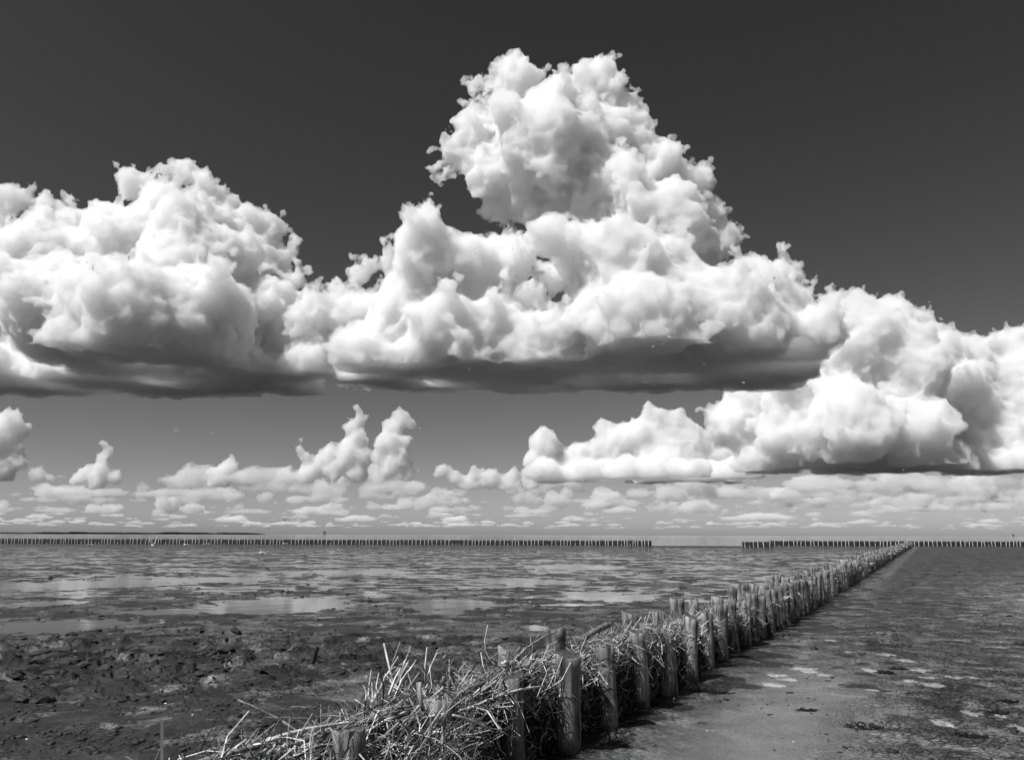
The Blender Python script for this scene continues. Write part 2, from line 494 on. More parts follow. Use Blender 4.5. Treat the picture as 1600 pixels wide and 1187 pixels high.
hgt = mth(nt, 'MULTIPLY_ADD', n_mid, .7, hgt)
hgt = mth(nt, 'MULTIPLY_ADD', crack, .5, hgt)
hgt = mth(nt, 'MULTIPLY_ADD', algae, .3, hgt)
hgt = mth(nt, 'MULTIPLY_ADD', grit, .25, hgt)
bmp = nd(nt, 'ShaderNodeBump', Strength=1.0, Distance=.06)
nt.links.new(hgt, bmp.inputs['Height']); nt.links.new(bmp.outputs[0], bs.inputs['Normal'])

# --- water
WATER, nt, bs = mat_new('shallow_water')
bs.inputs['Base Color'].default_value = (.05, .05, .05, 1)
bs.inputs['Roughness'].default_value = .07
bs.inputs['IOR'].default_value = 1.33
tcw = nd(nt, 'ShaderNodeNewGeometry'); P = tcw.outputs['Position']
ysep = nd(nt, 'ShaderNodeSeparateXYZ'); nt.links.new(P, ysep.inputs[0])
open_sea = ramp(nt, mth(nt, 'MULTIPLY', ysep.outputs[1], .004), [(.52, 0.0), (.60, 1.0)])
hw = mth(nt, 'ADD', tn(1.3, 4), mth(nt, 'MULTIPLY', tn(.15, 3), 2.0))
bw = nd(nt, 'ShaderNodeBump', Distance=.35)
nt.links.new(mth(nt, 'MULTIPLY_ADD', open_sea, .45, .012), bw.inputs['Strength'])
nt.links.new(hw, bw.inputs['Height']); nt.links.new(bw.outputs[0], bs.inputs['Normal'])

# ------------------------------------------------------------------ the ground
_rs = np.random.RandomState(5)
_perm = _rs.permutation(512); _perm = np.concatenate([_perm, _perm, _perm])
_ang = _rs.rand(512) * 2 * np.pi
_gx, _gy = np.cos(_ang), np.sin(_ang)
def perlin(x, y):
    xi = np.floor(x).astype(np.int64); yi = np.floor(y).astype(np.int64)
    fx, fy = x - xi, y - yi
    u, v = fx * fx * fx * (fx * (fx * 6 - 15) + 10), fy * fy * fy * (fy * (fy * 6 - 15) + 10)
    def g(ix, iy, dx, dy):
        h = _perm[(_perm[ix & 511] + (iy & 511))]
        return _gx[h] * dx + _gy[h] * dy
    a = g(xi, yi, fx, fy); b = g(xi + 1, yi, fx - 1, fy)
    c = g(xi, yi + 1, fx, fy - 1); d = g(xi + 1, yi + 1, fx - 1, fy - 1)
    return (a + (b - a) * u) + ((c + (d - c) * u) - (a + (b - a) * u)) * v
def fbm(x, y, octs=4, gain=.5, ridge=False):
    s, a, f = 0, 1, 1
    for i in range(octs):
        n = perlin(x * f + 17.3 * i, y * f - 9.1 * i)
        s = s + a * ((1 - 2 * np.abs(n)) if ridge else n)
        a *= gain; f *= 2.03
    return s
def sstep(a, b, x):
    t = np.clip((x - a) / (b - a), 0, 1)
    return t * t * (3 - 2 * t)
GS = math.hypot(1, .51)
def side_of(x, y):            # signed distance right (+) or left (-) of the groyne's right face
    return (x - .51 * y + 2.91) / GS
def along(x, y):
    return (x * .51 + y) / GS
def on_ground(x, y, z=0.0):
    v = ray(x, y)
    t = (z - EYE) / v[2]
    return v[0] * t, t
# pools, and pale mud patches on the right, seen in the photograph: centre pixel, half width and half height in pixels
POOLS = [(95,976,100,12),(440,944,120,14),(705,944,62,10),(690,957,50,5),(950,931,62,8),(820,908,75,5),(140,912,110,8),(330,905,90,5),(560,893,80,4),(900,885,70,4),(60,1100,45,5),(215,1013,85,7),(540,1008,25,6),(250,955,70,5),(60,943,60,5),(700,1005,20,3),(1010,975,25,3),(720,1040,14,2),(300,1070,20,4),(170,1090,30,4)]
PALE_R = [(1385,1028,11,2.4),(1417,1037,12,2.6),(1362,1054,9,5),(1255,1050,20,2),(1264,1055,12,3),(1205,1075,15,4),(1215,1060,15,2.5),(1232,1067,15,2.5),(1440,1053,18,3),(1450,1065,13,2),(1494,1065,11,3.5),(1460,1078,15,4),(1478,1140,17,6),(1520,1122,14,6),(1592,1146,11,6),(1362,1085,12,2),(1562,1126,9,3),(1300,1005,8,1.5),(1325,1024,8,1.2),(1420,1071,10,2),(1292,1061,12,1.6),(1523,1065,7,2)]
def height(x, y):
    s = side_of(x, y)
    r = np.hypot(x, y)
    right = sstep(.1, 1.2, s)
    left = 1 - right
    # left: wet flats, more and more film water with distance
    far = sstep(9, 32, r)
    hl = .034 - .033 * far + .046 * fbm(x * .22, y * .35, 4, .55) * (1 - .55 * far)
    hl += .034 * fbm(x * 1.1, y * 1.25, 6, .62)
    # rough clods of torn mud, in slanting rows
    cx, cy = on_ground(220, 1032)
    q = ((x - cx) * .80 + (y - cy) * .3) / 4.6, ((y - cy) * .95 - (x - cx) * .15) / 2.6
    clod = np.clip(1.25 - np.sqrt(q[0] ** 2 + q[1] ** 2), 0, 1) ** .6
    clod = clod * left
    n2 = fbm(x * 1.1 + 3, y * 1.9 - x * .25, 5, .55)
    rid = sstep(.02, .14, n2)
    hl = hl + clod * (.085 * rid - .02 + .035 * fbm(x * 5, y * 7, 4, .6) + .05 * rid * np.abs(fbm(x * 2.4, y * 3.4, 4, .6)))
    near = 1 - sstep(7.0, 9.5, y)
    hl = hl + near * left * (.05 + .022 * fbm(x * 1.2 + y * .6, y * 3.2 - x * 1.1, 5, .6) + .01 * fbm(x * 7, y * 9, 3))
    # right: flat drying mud, a little ribbed
    hr = .055 + .012 * fbm(x * .5, y * .7, 4) + .007 * fbm(x * 2.5, y * 3.2, 4, .6) + .004 * fbm(x * 9, y * 11, 3)
    h = hl * left + hr * right
    # bank of firmer mud at the foot of the groyne
    h = h + .03 * np.exp(-(s / .5) ** 2)
    nw = fbm(x * 2.2 + 9, y * 2.8, 4)
    pale = np.zeros_like(h)
    for (a, b, w, hh) in POOLS + PALE_R:
        gx, gy = on_ground(a, b)
        rx = w / F * gy * 1.05
        _, g2 = on_ground(a, b - hh); _, g1 = on_ground(a, b + hh)
        ry = max((g2 - g1) / 2, .03)
        m = np.hypot(x - gx, y - gy) < 3 * max(rx, ry)
        if not m.any(): continue
        e = np.hypot((x[m] - gx) / rx, (y[m] - gy) / ry) + nw[m] * .55
        k = 1 - sstep(.7, 1.25, e)
        if (a, b, w, hh) in PALE_R:
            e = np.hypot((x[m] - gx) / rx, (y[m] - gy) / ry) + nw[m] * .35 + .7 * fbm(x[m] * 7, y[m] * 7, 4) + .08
            pale[m] = np.maximum(pale[m], 1 - sstep(.85, 1.1, e))  # right hand patches: only pale colour and a slight dip, no water
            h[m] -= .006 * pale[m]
        else: h[m] = h[m] * (1 - k) + (-.018) * k
    # hollows and footprints by the posts
    for (a, b, w, dep) in [(1100,1084,.16,.05),(1125,1089,.12,.04),(1155,1079,.06,.03),(1105,1075,.07,.03),(1262,1116,.13,.03),(1330,1140,.22,.03),(1365,1144,.16,.03),(1520,1157,.14,.035),(1430,1116,.1,.03),(1558,1120,.1,.03),(1040,1126,.09,.012),(1110,1150,.2,.012)]:
        gx, gy = on_ground(a, b)
        d2 = ((x - gx) / w) ** 2 + ((y - gy) / (w * .8)) ** 2
        m = d2 < 6
        h[m] -= dep * np.exp(-d2[m] * 1.6)
    h = h + left * .05 * sstep(112, 126, y)
    # the bed falls away into the sea beyond the far groynes
    h = h - .35 * sstep(136, 150, y) - 3 * sstep(200, 900, r) - .0 * r
    behind = sstep(0, -40, y)
    return h + behind * .05, clod * (.35 + .65 * rid), right, pale

az_f = np.linspace(R(-37), R(37), 780)
az_c = np.linspace(R(37), R(360 - 37), 42)[1:-1]
azs = np.concatenate([az_f, az_c])
rr = np.concatenate([[.3, 1, 2, 3, 4, 4.6], np.geomspace(5.0, 160, 720), np.geomspace(175, 90000, 26)])
AA, RR = np.meshgrid(azs, rr)
X, Y = np.sin(AA) * RR, np.cos(AA) * RR
Hh, WD, SD, PL = height(X.ravel().copy(), Y.ravel().copy())
verts = np.stack([X.ravel(), Y.ravel(), Hh], 1)
na, nr = len(azs), len(rr)
ii, jj = np.meshgrid(np.arange(nr - 1), np.arange(na), indexing='ij')
j2 = (jj + 1) % na
quads = np.stack([ii * na + jj, (ii + 1) * na + jj, (ii + 1) * na + j2, ii * na + j2], -1).reshape(-1, 4)
quads = quads[:, ::-1]
me = bpy.data.meshes.new('mudflat')
me.vertices.add(len(verts)); me.vertices.foreach_set('co', verts.ravel())
me.loops.add(quads.size); me.loops.foreach_set('vertex_index', quads.ravel())
me.polygons.add(len(quads)); me.polygons.foreach_set('loop_start', np.arange(0, quads.size, 4))
me.update(calc_edges=True)
me.polygons.foreach_set('use_smooth', [True] * len(quads))
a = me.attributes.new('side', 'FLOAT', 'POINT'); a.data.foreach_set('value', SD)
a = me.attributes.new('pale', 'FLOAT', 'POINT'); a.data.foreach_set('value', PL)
SM_ = SD * (1 - sstep(8.5, 14, Y.ravel())) * (1 - sstep(1.3, 2.6, side_of(X.ravel(), Y.ravel()) + .5 * fbm(X.ravel() * .8, Y.ravel() * .8, 4)))
a = me.attributes.new('smooth_mud', 'FLOAT', 'POINT'); a.data.foreach_set('value', SM_)
yy_, ss_ = Y.ravel(), side_of(X.ravel(), Y.ravel())
DRY = sstep(2.2, 7.5, ss_ + 1.2 * fbm(X.ravel() * .4, yy_ * .4, 4)) * (1 - sstep(18, 45, yy_)) * SD
a = me.attributes.new('dry', 'FLOAT', 'POINT'); a.data.foreach_set('value', DRY)
a = me.attributes.new('weed', 'FLOAT', 'POINT'); a.data.foreach_set('value', WD)
me.materials.append(MUD)
ground = bpy.data.objects.new('mudflat', me); col.objects.link(ground)
tag(ground, kind='structure')
me.validate()
def gz(x, y):
    h, _, _, _ = height(np.array([float(x)]), np.array([float(y)]))
    return float(h[0])

n = 96
ring = [(math.cos(2 * math.pi * i / n), math.sin(2 * math.pi * i / n)) for i in range(n)]
wv, wf = [(0, 0, 0)], []
for r_ in (60, 400, 4000, 80000):
    wv += [(c * r_, s_ * r_, 0) for c, s_ in ring]
for i in range(n): wf.append((0, 1 + i, 1 + (i + 1) % n))
for q in range(3):
    for i in range(n):
        a_, b_ = 1 + q * n + i, 1 + q * n + (i + 1) % n
        wf.append((a_, a_ + n, b_ + n, b_))
tag(mesh_obj('water', wv, wf, WATER), kind='structure')

# ------------------------------------------------------------------ wood and twigs
def wood(name, lo, hi, scale=1.0):
    m, nt, bs = mat_new(name)
    t = nd(nt, 'ShaderNodeTexCoord')
    mp = nd(nt, 'ShaderNodeMapping'); mp.inputs['Scale'].default_value = (22 * scale, 22 * scale, 2.2 * scale)
    nt.links.new(t.outputs['Object'], mp.inputs[0])
    oi = nd(nt, 'ShaderNodeObjectInfo')
    ad = nd(nt, 'ShaderNodeVectorMath', operation='ADD'); nt.links.new(mp.outputs[0], ad.inputs[0])
    rs = nd(nt, 'ShaderNodeVectorMath', operation='SCALE'); rs.inputs[0].default_value = (90, 50, 70)
    nt.links.new(oi.outputs['Random'], rs.inputs['Scale']); nt.links.new(rs.outputs[0], ad.inputs[1])
    g1 = nd(nt, 'ShaderNodeTexNoise', Scale=1.0, Detail=7.0, Roughness=.65); nt.links.new(ad.outputs[0], g1.inputs['Vector'])
    g2 = nd(nt, 'ShaderNodeTexNoise', Scale=5.0, Detail=5.0, Roughness=.6); nt.links.new(t.outputs['Object'], g2.inputs['Vector'])
    g3 = nd(nt, 'ShaderNodeTexNoise', Scale=14.0, Detail=3.0); nt.links.new(ad.outputs[0], g3.inputs['Vector'])
    v = mth(nt, 'MULTIPLY', ramp(nt, g1.outputs['Fac'], [(.36, lo * .15), (.43, lo * .9), (.5, (lo + hi) / 2), (.7, hi)]),
            ramp(nt, g2.outputs['Fac'], [(.34, .22), (.46, .85), (.66, 1.2)]))
    v = mth(nt, 'MULTIPLY', v, mth(nt, 'MULTIPLY_ADD', oi.outputs['Random'], .5, .72))
    c = nd(nt, 'ShaderNodeCombineColor')
    for i in range(3): nt.links.new(v, c.inputs[i])
    nt.links.new(c.outputs[0], bs.inputs['Base Color'])
    bs.inputs['Roughness'].default_value = .8
    b = nd(nt, 'ShaderNodeBump', Strength=1.0, Distance=.022)
    nt.links.new(mth(nt, 'ADD', g1.outputs['Fac'], mth(nt, 'MULTIPLY', g3.outputs['Fac'], .3)), b.inputs['Height'])
    nt.links.new(b.outputs[0], bs.inputs['Normal'])
    return m
def plain(name, v, rough=.8):
    m, nt, bs = mat_new(name)
    g = nd(nt, 'ShaderNodeTexNoise', Scale=14.0, Detail=4.0)
    gg = nd(nt, 'ShaderNodeNewGeometry'); nt.links.new(gg.outputs['Position'], g.inputs['Vector'])
    c = ramp(nt, g.outputs['Fac'], [(.3, v * .45), (.7, v * 1.4)])
    nt.links.new(c, bs.inputs['Base Color']); bs.inputs['Roughness'].default_value = rough
    return m
POST = wood('weathered_post_wood', .14, .36)
CUT = wood('post_end_grain', .05, .16, 2)
DRIFT = wood('bleached_driftwood', .22, .5, 2)
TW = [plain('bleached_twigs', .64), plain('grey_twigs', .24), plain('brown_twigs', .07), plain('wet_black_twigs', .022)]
CORE = plain('packed_shaded_brushwood', .012, .9)  # black stands in for the shade deep inside the heap
FARPOST = plain('far_post_wood', .55)
FARBRUSH = plain('far_wet_brushwood', .018, .9)

def gpt(s, t, z=0.0):
    """s metres right of the right hand row of posts, t metres along it (t = 0 abreast of the eye's foot point)"""
    ux, uy = .51 / GS, 1 / GS
    rx, ry = 1 / GS, -.51 / GS
    # the row's right face passes through (-2.91, 0)
    bx, by = -2.91 / GS * rx, -2.91 / GS * ry
    return np.array([bx + ux * t + rx * s, by + uy * t + ry * s, z])
def t_of(px):                  # along-row position of a photo column on the right hand row
    Z = 2.91 * F / (1440.0 - px)
    return along(.51 * Z - 2.91, Z)

def post_mesh(name, seed, hgt=.95, r=.075, seg=16, rings=12, mats=None, taper=1.02):
    rng = random.Random(seed)
    ph = [rng.uniform(0, 6.28) for _ in range(6)]
    vs, fs = [], []
    bend = (rng.uniform(-.02, .02), rng.uniform(-.02, .02))
    tilt = rng.uniform(-.25, .25), rng.uniform(-.25, .25)
    top = taper + rng.uniform(-.06, .1)
    for k in range(rings + 1):
        f = k / rings
        z = hgt * f
        rad = r * (1.08 + (top - 1.08) * f) * (1 + .05 * math.sin(7 * f + ph[0]))
        if f < .32: rad *= 1 - .22 * (.32 - f) / .32 * (1 if seed % 3 else 0)   # worn thin at the foot
        for i in range(seg):
            a = 2 * math.pi * i / seg
            q = 1 + .07 * math.sin(2 * a + ph[1]) + .045 * math.sin(3 * a + ph[2] + 2 * f) + .05 * mnoise.noise(Vector((math.cos(a) * 2 + seed, math.sin(a) * 2, z * 7)))
            if rng.random() < .05: q *= .94
            x = math.cos(a) * rad * q + bend[0] * math.sin(f * 3)
            y = math.sin(a) * rad * q + bend[1] * math.sin(f * 3)
            zz = z + (f == 1) * (tilt[0] * x + tilt[1] * y + rng.uniform(-.008, .008))
            vs.append((x, y, zz))
    for k in range(rings):
        for i in range(seg):
            j = (i + 1) % seg
            fs.append((k * seg + i, k * seg + j, (k + 1) * seg + j, (k + 1) * seg + i))
    b0 = rings * seg
    # bevelled, slightly dished sawn top
    n0 = len(vs)
    for i in range(seg):
        x, y, z = vs[b0 + i]; vs.append((x * .88, y * .88, z + .010))
    vs.append((0, 0, hgt + .004))
    for i in range(seg):
        j = (i + 1) % seg
        fs.append((b0 + i, b0 + j, n0 + j, n0 + i)); fs.append((n0 + i, n0 + j, n0 + seg))
    me = bpy.data.meshes.new(name)
    me.from_pydata(vs, [], fs)
    me.polygons.foreach_set('use_smooth', [True] * (len(fs) - 2 * seg) + [False] * (2 * seg))
    for m in (mats or (POST, CUT)): me.materials.append(m)
    me.polygons.foreach_set('material_index', [0] * (len(fs) - 2 * seg) + [0, 1] * seg)
    return me

class Twigs:
    def __init__(s): s.v, s.f, s.m = [], [], []
    def add(s, pts, r0, r1, mat, sides=3):
        n = len(pts); b = len(s.v)
        pts = [Vector(p) for p in pts]
        for i, p in enumerate(pts):
            d = (pts[min(i + 1, n - 1)] - pts[max(i - 1, 0)])
            d = d.normalized() if d.length > 1e-6 else Vector((0, 0, 1))
            u = d.orthogonal().normalized() if i == 0 else (u - d * u.dot(d)).normalized()
            w = d.cross(u)
            r = r0 + (r1 - r0) * i / (n - 1)
            for k in range(sides):
                a = 2 * math.pi * k / sides
                s.v.append(tuple(p + (u * math.cos(a) + w * math.sin(a)) * r))
        for i in range(n - 1):
            for k in range(sides):
                j = (k + 1) % sides
                s.f.append((b + i * sides + k, b + i * sides + j, b + (i + 1) * sides + j, b + (i + 1) * sides + k)); s.m.append(mat)
        s.f.append(tuple(b + k for k in range(sides))[::-1]); s.m.append(mat)
        s.f.append(tuple(b + (n - 1) * sides + k for k in range(sides))); s.m.append(mat)
    def build(s, name, parent=None, mats=None):
        o = mesh_obj(name, s.v, s.f, mats or TW, parent, smooth=False)
        o.data.polygons.foreach_set('material_index', s.m)
        return o

rng = random.Random(77)
WID = .56
def heap_top(s, t):
    """height of the brushwood heap across (s from -WID..0) and along the groyne"""
    u = (s + WID / 2) / (WID / 2)
    w = .5 + .5 * mnoise.noise(Vector((t * .8, 3.1, 0)))
    top = .60 + .20 * w + .05 * mnoise.noise(Vector((t * 2.7, 9.1, s * 3)))
    if t < 9: top += .03
    else: top -= .07
    return top * (1 - .45 * abs(u) ** 2.6)

groyne = empty('brushwood_groyne', tuple(gpt(-.28, 4.0)), -math.atan(.51))
tag(groyne, 'long double post row packed with brushwood, running from the lower edge to the far groyne', 'groyne')
GI = groyne.matrix_basis.inverted()
def to_groyne(o):
    o.parent = groyne
    o.matrix_parent_inverse = GI
# --- right hand row: photo columns of the near posts, then an even spacing
near_px = [(480, .60), (595, .655), (705, .66), (825, .66), (886, .69), (949, .67), (1003, .71), (1040, .66), (1073, .73), (1100, .66), (1124, .71), (1143, .72)]
ts = [(t_of(px), h) for px, h in near_px]
t = ts[-1][0]
while t < 149:
    t += rng.uniform(.58, .86)
    ts.append((t, rng.uniform(.62, .78)))
variants = [post_mesh('post', 100 + i, r=(.082, .07, .076, .066, .088, .074, .07, .08)[i % 8]) for i in range(10)]
far_variants = [post_mesh('post', 200 + i, r=.075, seg=8, rings=4) for i in range(5)]
def put_post(s, t, top, me, lean=.05):
    p = gpt(s, t)
    z0 = gz(p[0], p[1])
    o = bpy.data.objects.new('post', me); col.objects.link(o)
    to_groyne(o)
    o.location = (p[0], p[1], z0 + top - .95)
    o.rotation_euler = (rng.uniform(-lean, lean), rng.uniform(-lean, lean), rng.uniform(0, 6.28))
    o.scale = (1.14, 1.14, 1)
    return o
used = 0
POSTS = []
for i, (t, h) in enumerate(ts):
    me = variants[i] if i < 10 else (rng.choice(variants) if t < 30 else rng.choice(far_variants))
    if i == 3: lean = 0
    o = put_post(-.07 + rng.uniform(-.03, .03) * (i > 3), t, h, me, .055)
    POSTS.append((t, h))
    used += 1
t = 5.2
while t < 149 and used < 298:
    t += rng.uniform(.85, 1.4)
    me = rng.choice(variants) if t < 30 else rng.choice(far_variants)
    put_post(-WID + .02, t, rng.uniform(.68, .86), me)
    used += 1
# --- dark packed core between the rows
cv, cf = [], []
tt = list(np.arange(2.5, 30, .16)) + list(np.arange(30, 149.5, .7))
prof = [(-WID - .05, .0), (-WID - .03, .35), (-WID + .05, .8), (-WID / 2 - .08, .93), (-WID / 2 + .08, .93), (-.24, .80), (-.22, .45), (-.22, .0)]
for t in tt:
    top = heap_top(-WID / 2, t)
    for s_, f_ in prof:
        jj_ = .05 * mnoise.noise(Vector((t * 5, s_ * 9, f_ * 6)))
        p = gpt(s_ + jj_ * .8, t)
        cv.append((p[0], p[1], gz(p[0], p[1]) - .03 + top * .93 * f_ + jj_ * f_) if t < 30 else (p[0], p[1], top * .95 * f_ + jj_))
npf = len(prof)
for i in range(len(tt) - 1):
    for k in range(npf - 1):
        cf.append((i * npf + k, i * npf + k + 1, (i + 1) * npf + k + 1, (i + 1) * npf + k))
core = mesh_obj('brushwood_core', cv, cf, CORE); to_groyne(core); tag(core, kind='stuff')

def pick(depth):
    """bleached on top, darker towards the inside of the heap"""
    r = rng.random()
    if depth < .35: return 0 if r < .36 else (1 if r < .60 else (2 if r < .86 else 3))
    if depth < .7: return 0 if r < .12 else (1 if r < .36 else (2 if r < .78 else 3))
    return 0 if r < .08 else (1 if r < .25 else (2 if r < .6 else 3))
def twig_path(c, d, L, n, wob, sag=0.0):
    d = Vector(d).normalized()
    u = d.orthogonal().normalized(); w = d.cross(u)
    a1, a2 = rng.uniform(-wob, wob), rng.uniform(-wob, wob)
    k1, k2 = rng.uniform(-wob, wob) * .4, rng.uniform(-wob, wob) * .4
    out = []
    for i in range(n):
        f = i / (n - 1) - .5
        out.append(Vector(c) + d * (f * L) + u * (a1 * L * (f * f * 4 - .33)) + w * (a2 * L * math.sin(f * 3.1) * .4) +
                   u * (k1 * L * rng.uniform(-.3, .3)) + w * (k2 * L * rng.uniform(-.3, .3)) + Vector((0, 0, -sag * L * f * f)))
    return out
U = Vector((.51 / GS, 1 / GS, 0)); Rt = Vector((1 / GS, -.51 / GS, 0))
def scatter(n, t0, t1, Lr, rr_, nseg, stuff):
    for _ in range(n):
        t = t0 + (t1 - t0) * rng.random()
        face = rng.random()
        top = heap_top(-WID / 2, t)
        if face < .52:            # on and in the top of the heap
            s_ = rng.uniform(-WID - .08, -.10 + (.08 if rng.random() < .06 else 0))
            dep = rng.random() ** 1.6
            z = heap_top(s_, t) * (1.0 - .22 * dep) + .015
            d = U * rng.gauss(0, 1) * 1.25 + Rt * rng.gauss(0, .8) + Vector((0, 0, rng.gauss(0, .28)))
            if rng.random() < .03: d = d + Vector((0, 0, rng.uniform(.4, 1.2)))
        elif face < .88:          # hanging out between the posts on the right
            z = top * rng.uniform(.03, .95)
            s_ = rng.uniform(-.24, -.10 + (.07 if rng.random() < .12 else 0))
            dep = .25 + .75 * (1 - z / top) * rng.random() + (s_ < -.08) * .3
            d = U * rng.gauss(0, .8) + Rt * rng.gauss(0, .12) + Vector((0, 0, rng.gauss(0, .75)))
        else:                     # left flank
            z = top * rng.uniform(.2, .9)
            s_ = -WID + rng.uniform(-.1, .02); dep = .2 + .5 * rng.random()
            d = U * rng.gauss(0, 1) + Vector((0, 0, rng.gauss(0, .5)))
        L = rng.uniform(*Lr) * (1 if face < .52 else .6) * (1.5 if rng.random() < .08 and abs(d.z) < .3 else 1)
        r = rng.uniform(*rr_) * (.6 + .8 * rng.random() ** 2)
        p = gpt(s_, t)
        c = (p[0], p[1], z)
        stuff.add(twig_path(c, d, L, nseg, .6), r, r * rng.uniform(.25, .8), pick(dep))
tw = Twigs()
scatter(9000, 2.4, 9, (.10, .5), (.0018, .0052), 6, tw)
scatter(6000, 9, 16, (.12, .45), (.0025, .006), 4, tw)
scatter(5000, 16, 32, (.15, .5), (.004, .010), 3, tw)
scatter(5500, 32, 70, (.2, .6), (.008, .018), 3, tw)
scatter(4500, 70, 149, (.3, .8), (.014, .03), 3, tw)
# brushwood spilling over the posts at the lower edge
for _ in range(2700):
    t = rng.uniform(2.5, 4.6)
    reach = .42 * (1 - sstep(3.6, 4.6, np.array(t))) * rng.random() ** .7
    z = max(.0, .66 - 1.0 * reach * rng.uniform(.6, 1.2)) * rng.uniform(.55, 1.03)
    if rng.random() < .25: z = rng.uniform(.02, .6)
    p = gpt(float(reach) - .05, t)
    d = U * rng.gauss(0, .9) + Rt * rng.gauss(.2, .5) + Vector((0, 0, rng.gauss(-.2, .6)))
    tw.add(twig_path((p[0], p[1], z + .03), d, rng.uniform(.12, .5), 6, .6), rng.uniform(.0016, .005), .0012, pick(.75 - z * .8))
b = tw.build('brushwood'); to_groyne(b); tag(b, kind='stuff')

# --- larger branches, one by one, lying along the heap
def branch_obj(name, pts, r0, r1, mat, sides=7, forks=0, seed=0, own=False):
    T = Twigs()
    T.add(pts, r0, r1, 0, sides)
    rg = random.Random(seed)
    for _ in range(forks):
        i = rg.randint(1, len(pts) - 2)
        p = Vector(pts[i]); d = (Vector(pts[i + 1]) - p).normalized()
        side_ = Vector((rg.gauss(0, 1), rg.gauss(0, 1), rg.gauss(.5, .7))).normalized()
        dd = (d + side_ * .8).normalized(); L = rg.uniform(.08, .3)
        T.add([p, p + dd * L * .5 + side_ * .01, p + dd * L + Vector((0, 0, L * .12))], r1 * .9, r1 * .35, 0, 4)
    c0 = Vector(pts[0])
    T.v = [tuple(Vector(v) - c0) for v in T.v]
    o = T.build(name, None, [mat])
    o.location = c0
    o.data.polygons.foreach_set('use_smooth', [True] * len(o.data.polygons))
    return o
for k in range(190):
    t = 3.1 + 24 * rng.random() ** 1.6
    s_ = rng.uniform(-WID - .03, -.16 if t > 4.7 else .0)
    z = heap_top(s_, t) + rng.uniform(-.02, .04)
    p = gpt(s_, t)
    d = U * (1 if rng.random() < .7 else -1) + Rt * rng.gauss(0, .35) + Vector((0, 0, rng.gauss(0, .10)))
    L = rng.uniform(.45, 1.3)
    o = branch_obj('branch', twig_path((p[0], p[1], z), d, L, 8, .10, .12), rng.uniform(.005, .015), .003,
                   rng.choice([DRIFT, DRIFT, TW[0], TW[1], TW[2]]), 6, rng.randint(0, 3), k)
    to_groyne(o)
def at_px(x, y, s_):
    """point on the vertical plane s = s_ along the groyne that shows at a pixel"""
    v = ray(x, y)
    # side_of(v*T) = s_
    T_ = (s_ * GS - 2.91) / (v[0] - .51 * v[1])
    return Vector((v[0] * T_, T_, EYE + v[2] * T_))
def px_branch(name, pix, s0, s1, r0, r1, mat, forks=0, seed=0, bend=.02):
    n = len(pix)
    P_ = [at_px(x, y, s0 + (s1 - s0) * i / (n - 1)) for i, (x, y) in enumerate(pix)]
    # subdivide with a light wobble
    rg = random.Random(seed); out = []
    for a_, b_ in zip(P_[:-1], P_[1:]):
        for q in range(3):
            out.append(a_.lerp(b_, q / 3) + Vector((rg.gauss(0, bend), rg.gauss(0, bend), rg.gauss(0, bend))) * (b_ - a_).length * .3)
    out.append(P_[-1])
    return branch_obj(name, out, r0, r1, mat, 7, forks, seed)
SPRAY = 'upright bleached stick in the spray left of the near posts'
sp = [([(582,1098),(600,1060),(622,1025)], .007), ([(590,1100),(588,1070),(592,1050)], .005), ([(608,1085),(618,1058),(635,1028)], .009), ([(606,1060),(622,1043),(640,1030)], .006),
      ([(617,1090),(628,1062),(650,1030)], .009), ([(575,1098),(576,1075),(580,1045)], .004), ([(600,1058),(612,1044),(632,1034)], .005), ([(581,1100),(582,1084),(581,1065)], .004),
      ([(664,1075),(664,1040),(667,1010)], .006), ([(666,1062),(673,1040),(683,1018)], .005), ([(662,1068),(660,1045),(658,1032)], .006), ([(571,1096),(572,1085),(571,1078)], .004)]
for k, (pix, r) in enumerate(sp):
    o = px_branch('upright_stick', pix, -.42, -.45, r * 1.2, r * .45, TW[0] if k != 10 else TW[2], 1 if r > .006 else 0, k)
    to_groyne(o)
def thing_branch(pix, s0, s1, r0, r1, mat, label, forks=0, seed=0, name='driftwood_branch', cat='driftwood', bend=.02):
    o = px_branch(name, pix, s0, s1, r0, r1, mat, forks, seed, bend)
    tag(o, label, cat)
    return o
thing_branch([(372,1092),(400,1105),(437,1123),(460,1138),(480,1153)], -.62, -.35, .005, .009, DRIFT, 'long thin bare branch sticking out to the left of the heap near the lower edge', 2, 5)
thing_branch([(400,1180),(450,1165),(500,1146),(545,1135),(575,1128)], -.30, -.25, .015, .009, DRIFT, 'thick pale branch lying along the heap at the lower edge by the nearest post', 1, 6)
thing_branch([(792,1040),(822,1012),(846,996),(870,985)], -.40, -.42, .012, .006, DRIFT, 'forked pale branch pointing up over the heap behind the cut post', 3, 8)
thing_branch([(755,1058),(790,1048),(820,1040),(842,1028)], -.42, -.42, .030, .024, DRIFT, 'short thick driftwood log lying on the heap behind the cut post', 0, 9, 'driftwood_log', 'log', .006)
thing_branch([(908,998),(930,985),(945,977),(952,975)], -.40, -.38, .030, .034, DRIFT, 'blunt round driftwood log lying on the heap farther back, above the leaning post', 0, 10, 'driftwood_log', 'log', .006)
thing_branch([(776,1030),(759,1015),(757,1000),(762,975)], -.50, -.52, .004, .002, TW[0], 'single thin stem standing up alone above the heap', 0, 11)
thing_branch([(708,1116),(740,1125),(770,1142)], .08, .12, .007, .005, TW[0], 'white stick lying across the front of the heap between the near posts', 1, 12)
thing_branch([(655,1065),(656,1090),(662,1110)], -.06, -.02, .016, .012, DRIFT, 'pale split stake hanging down the front of the heap right of the sprayed sticks', 0, 13)

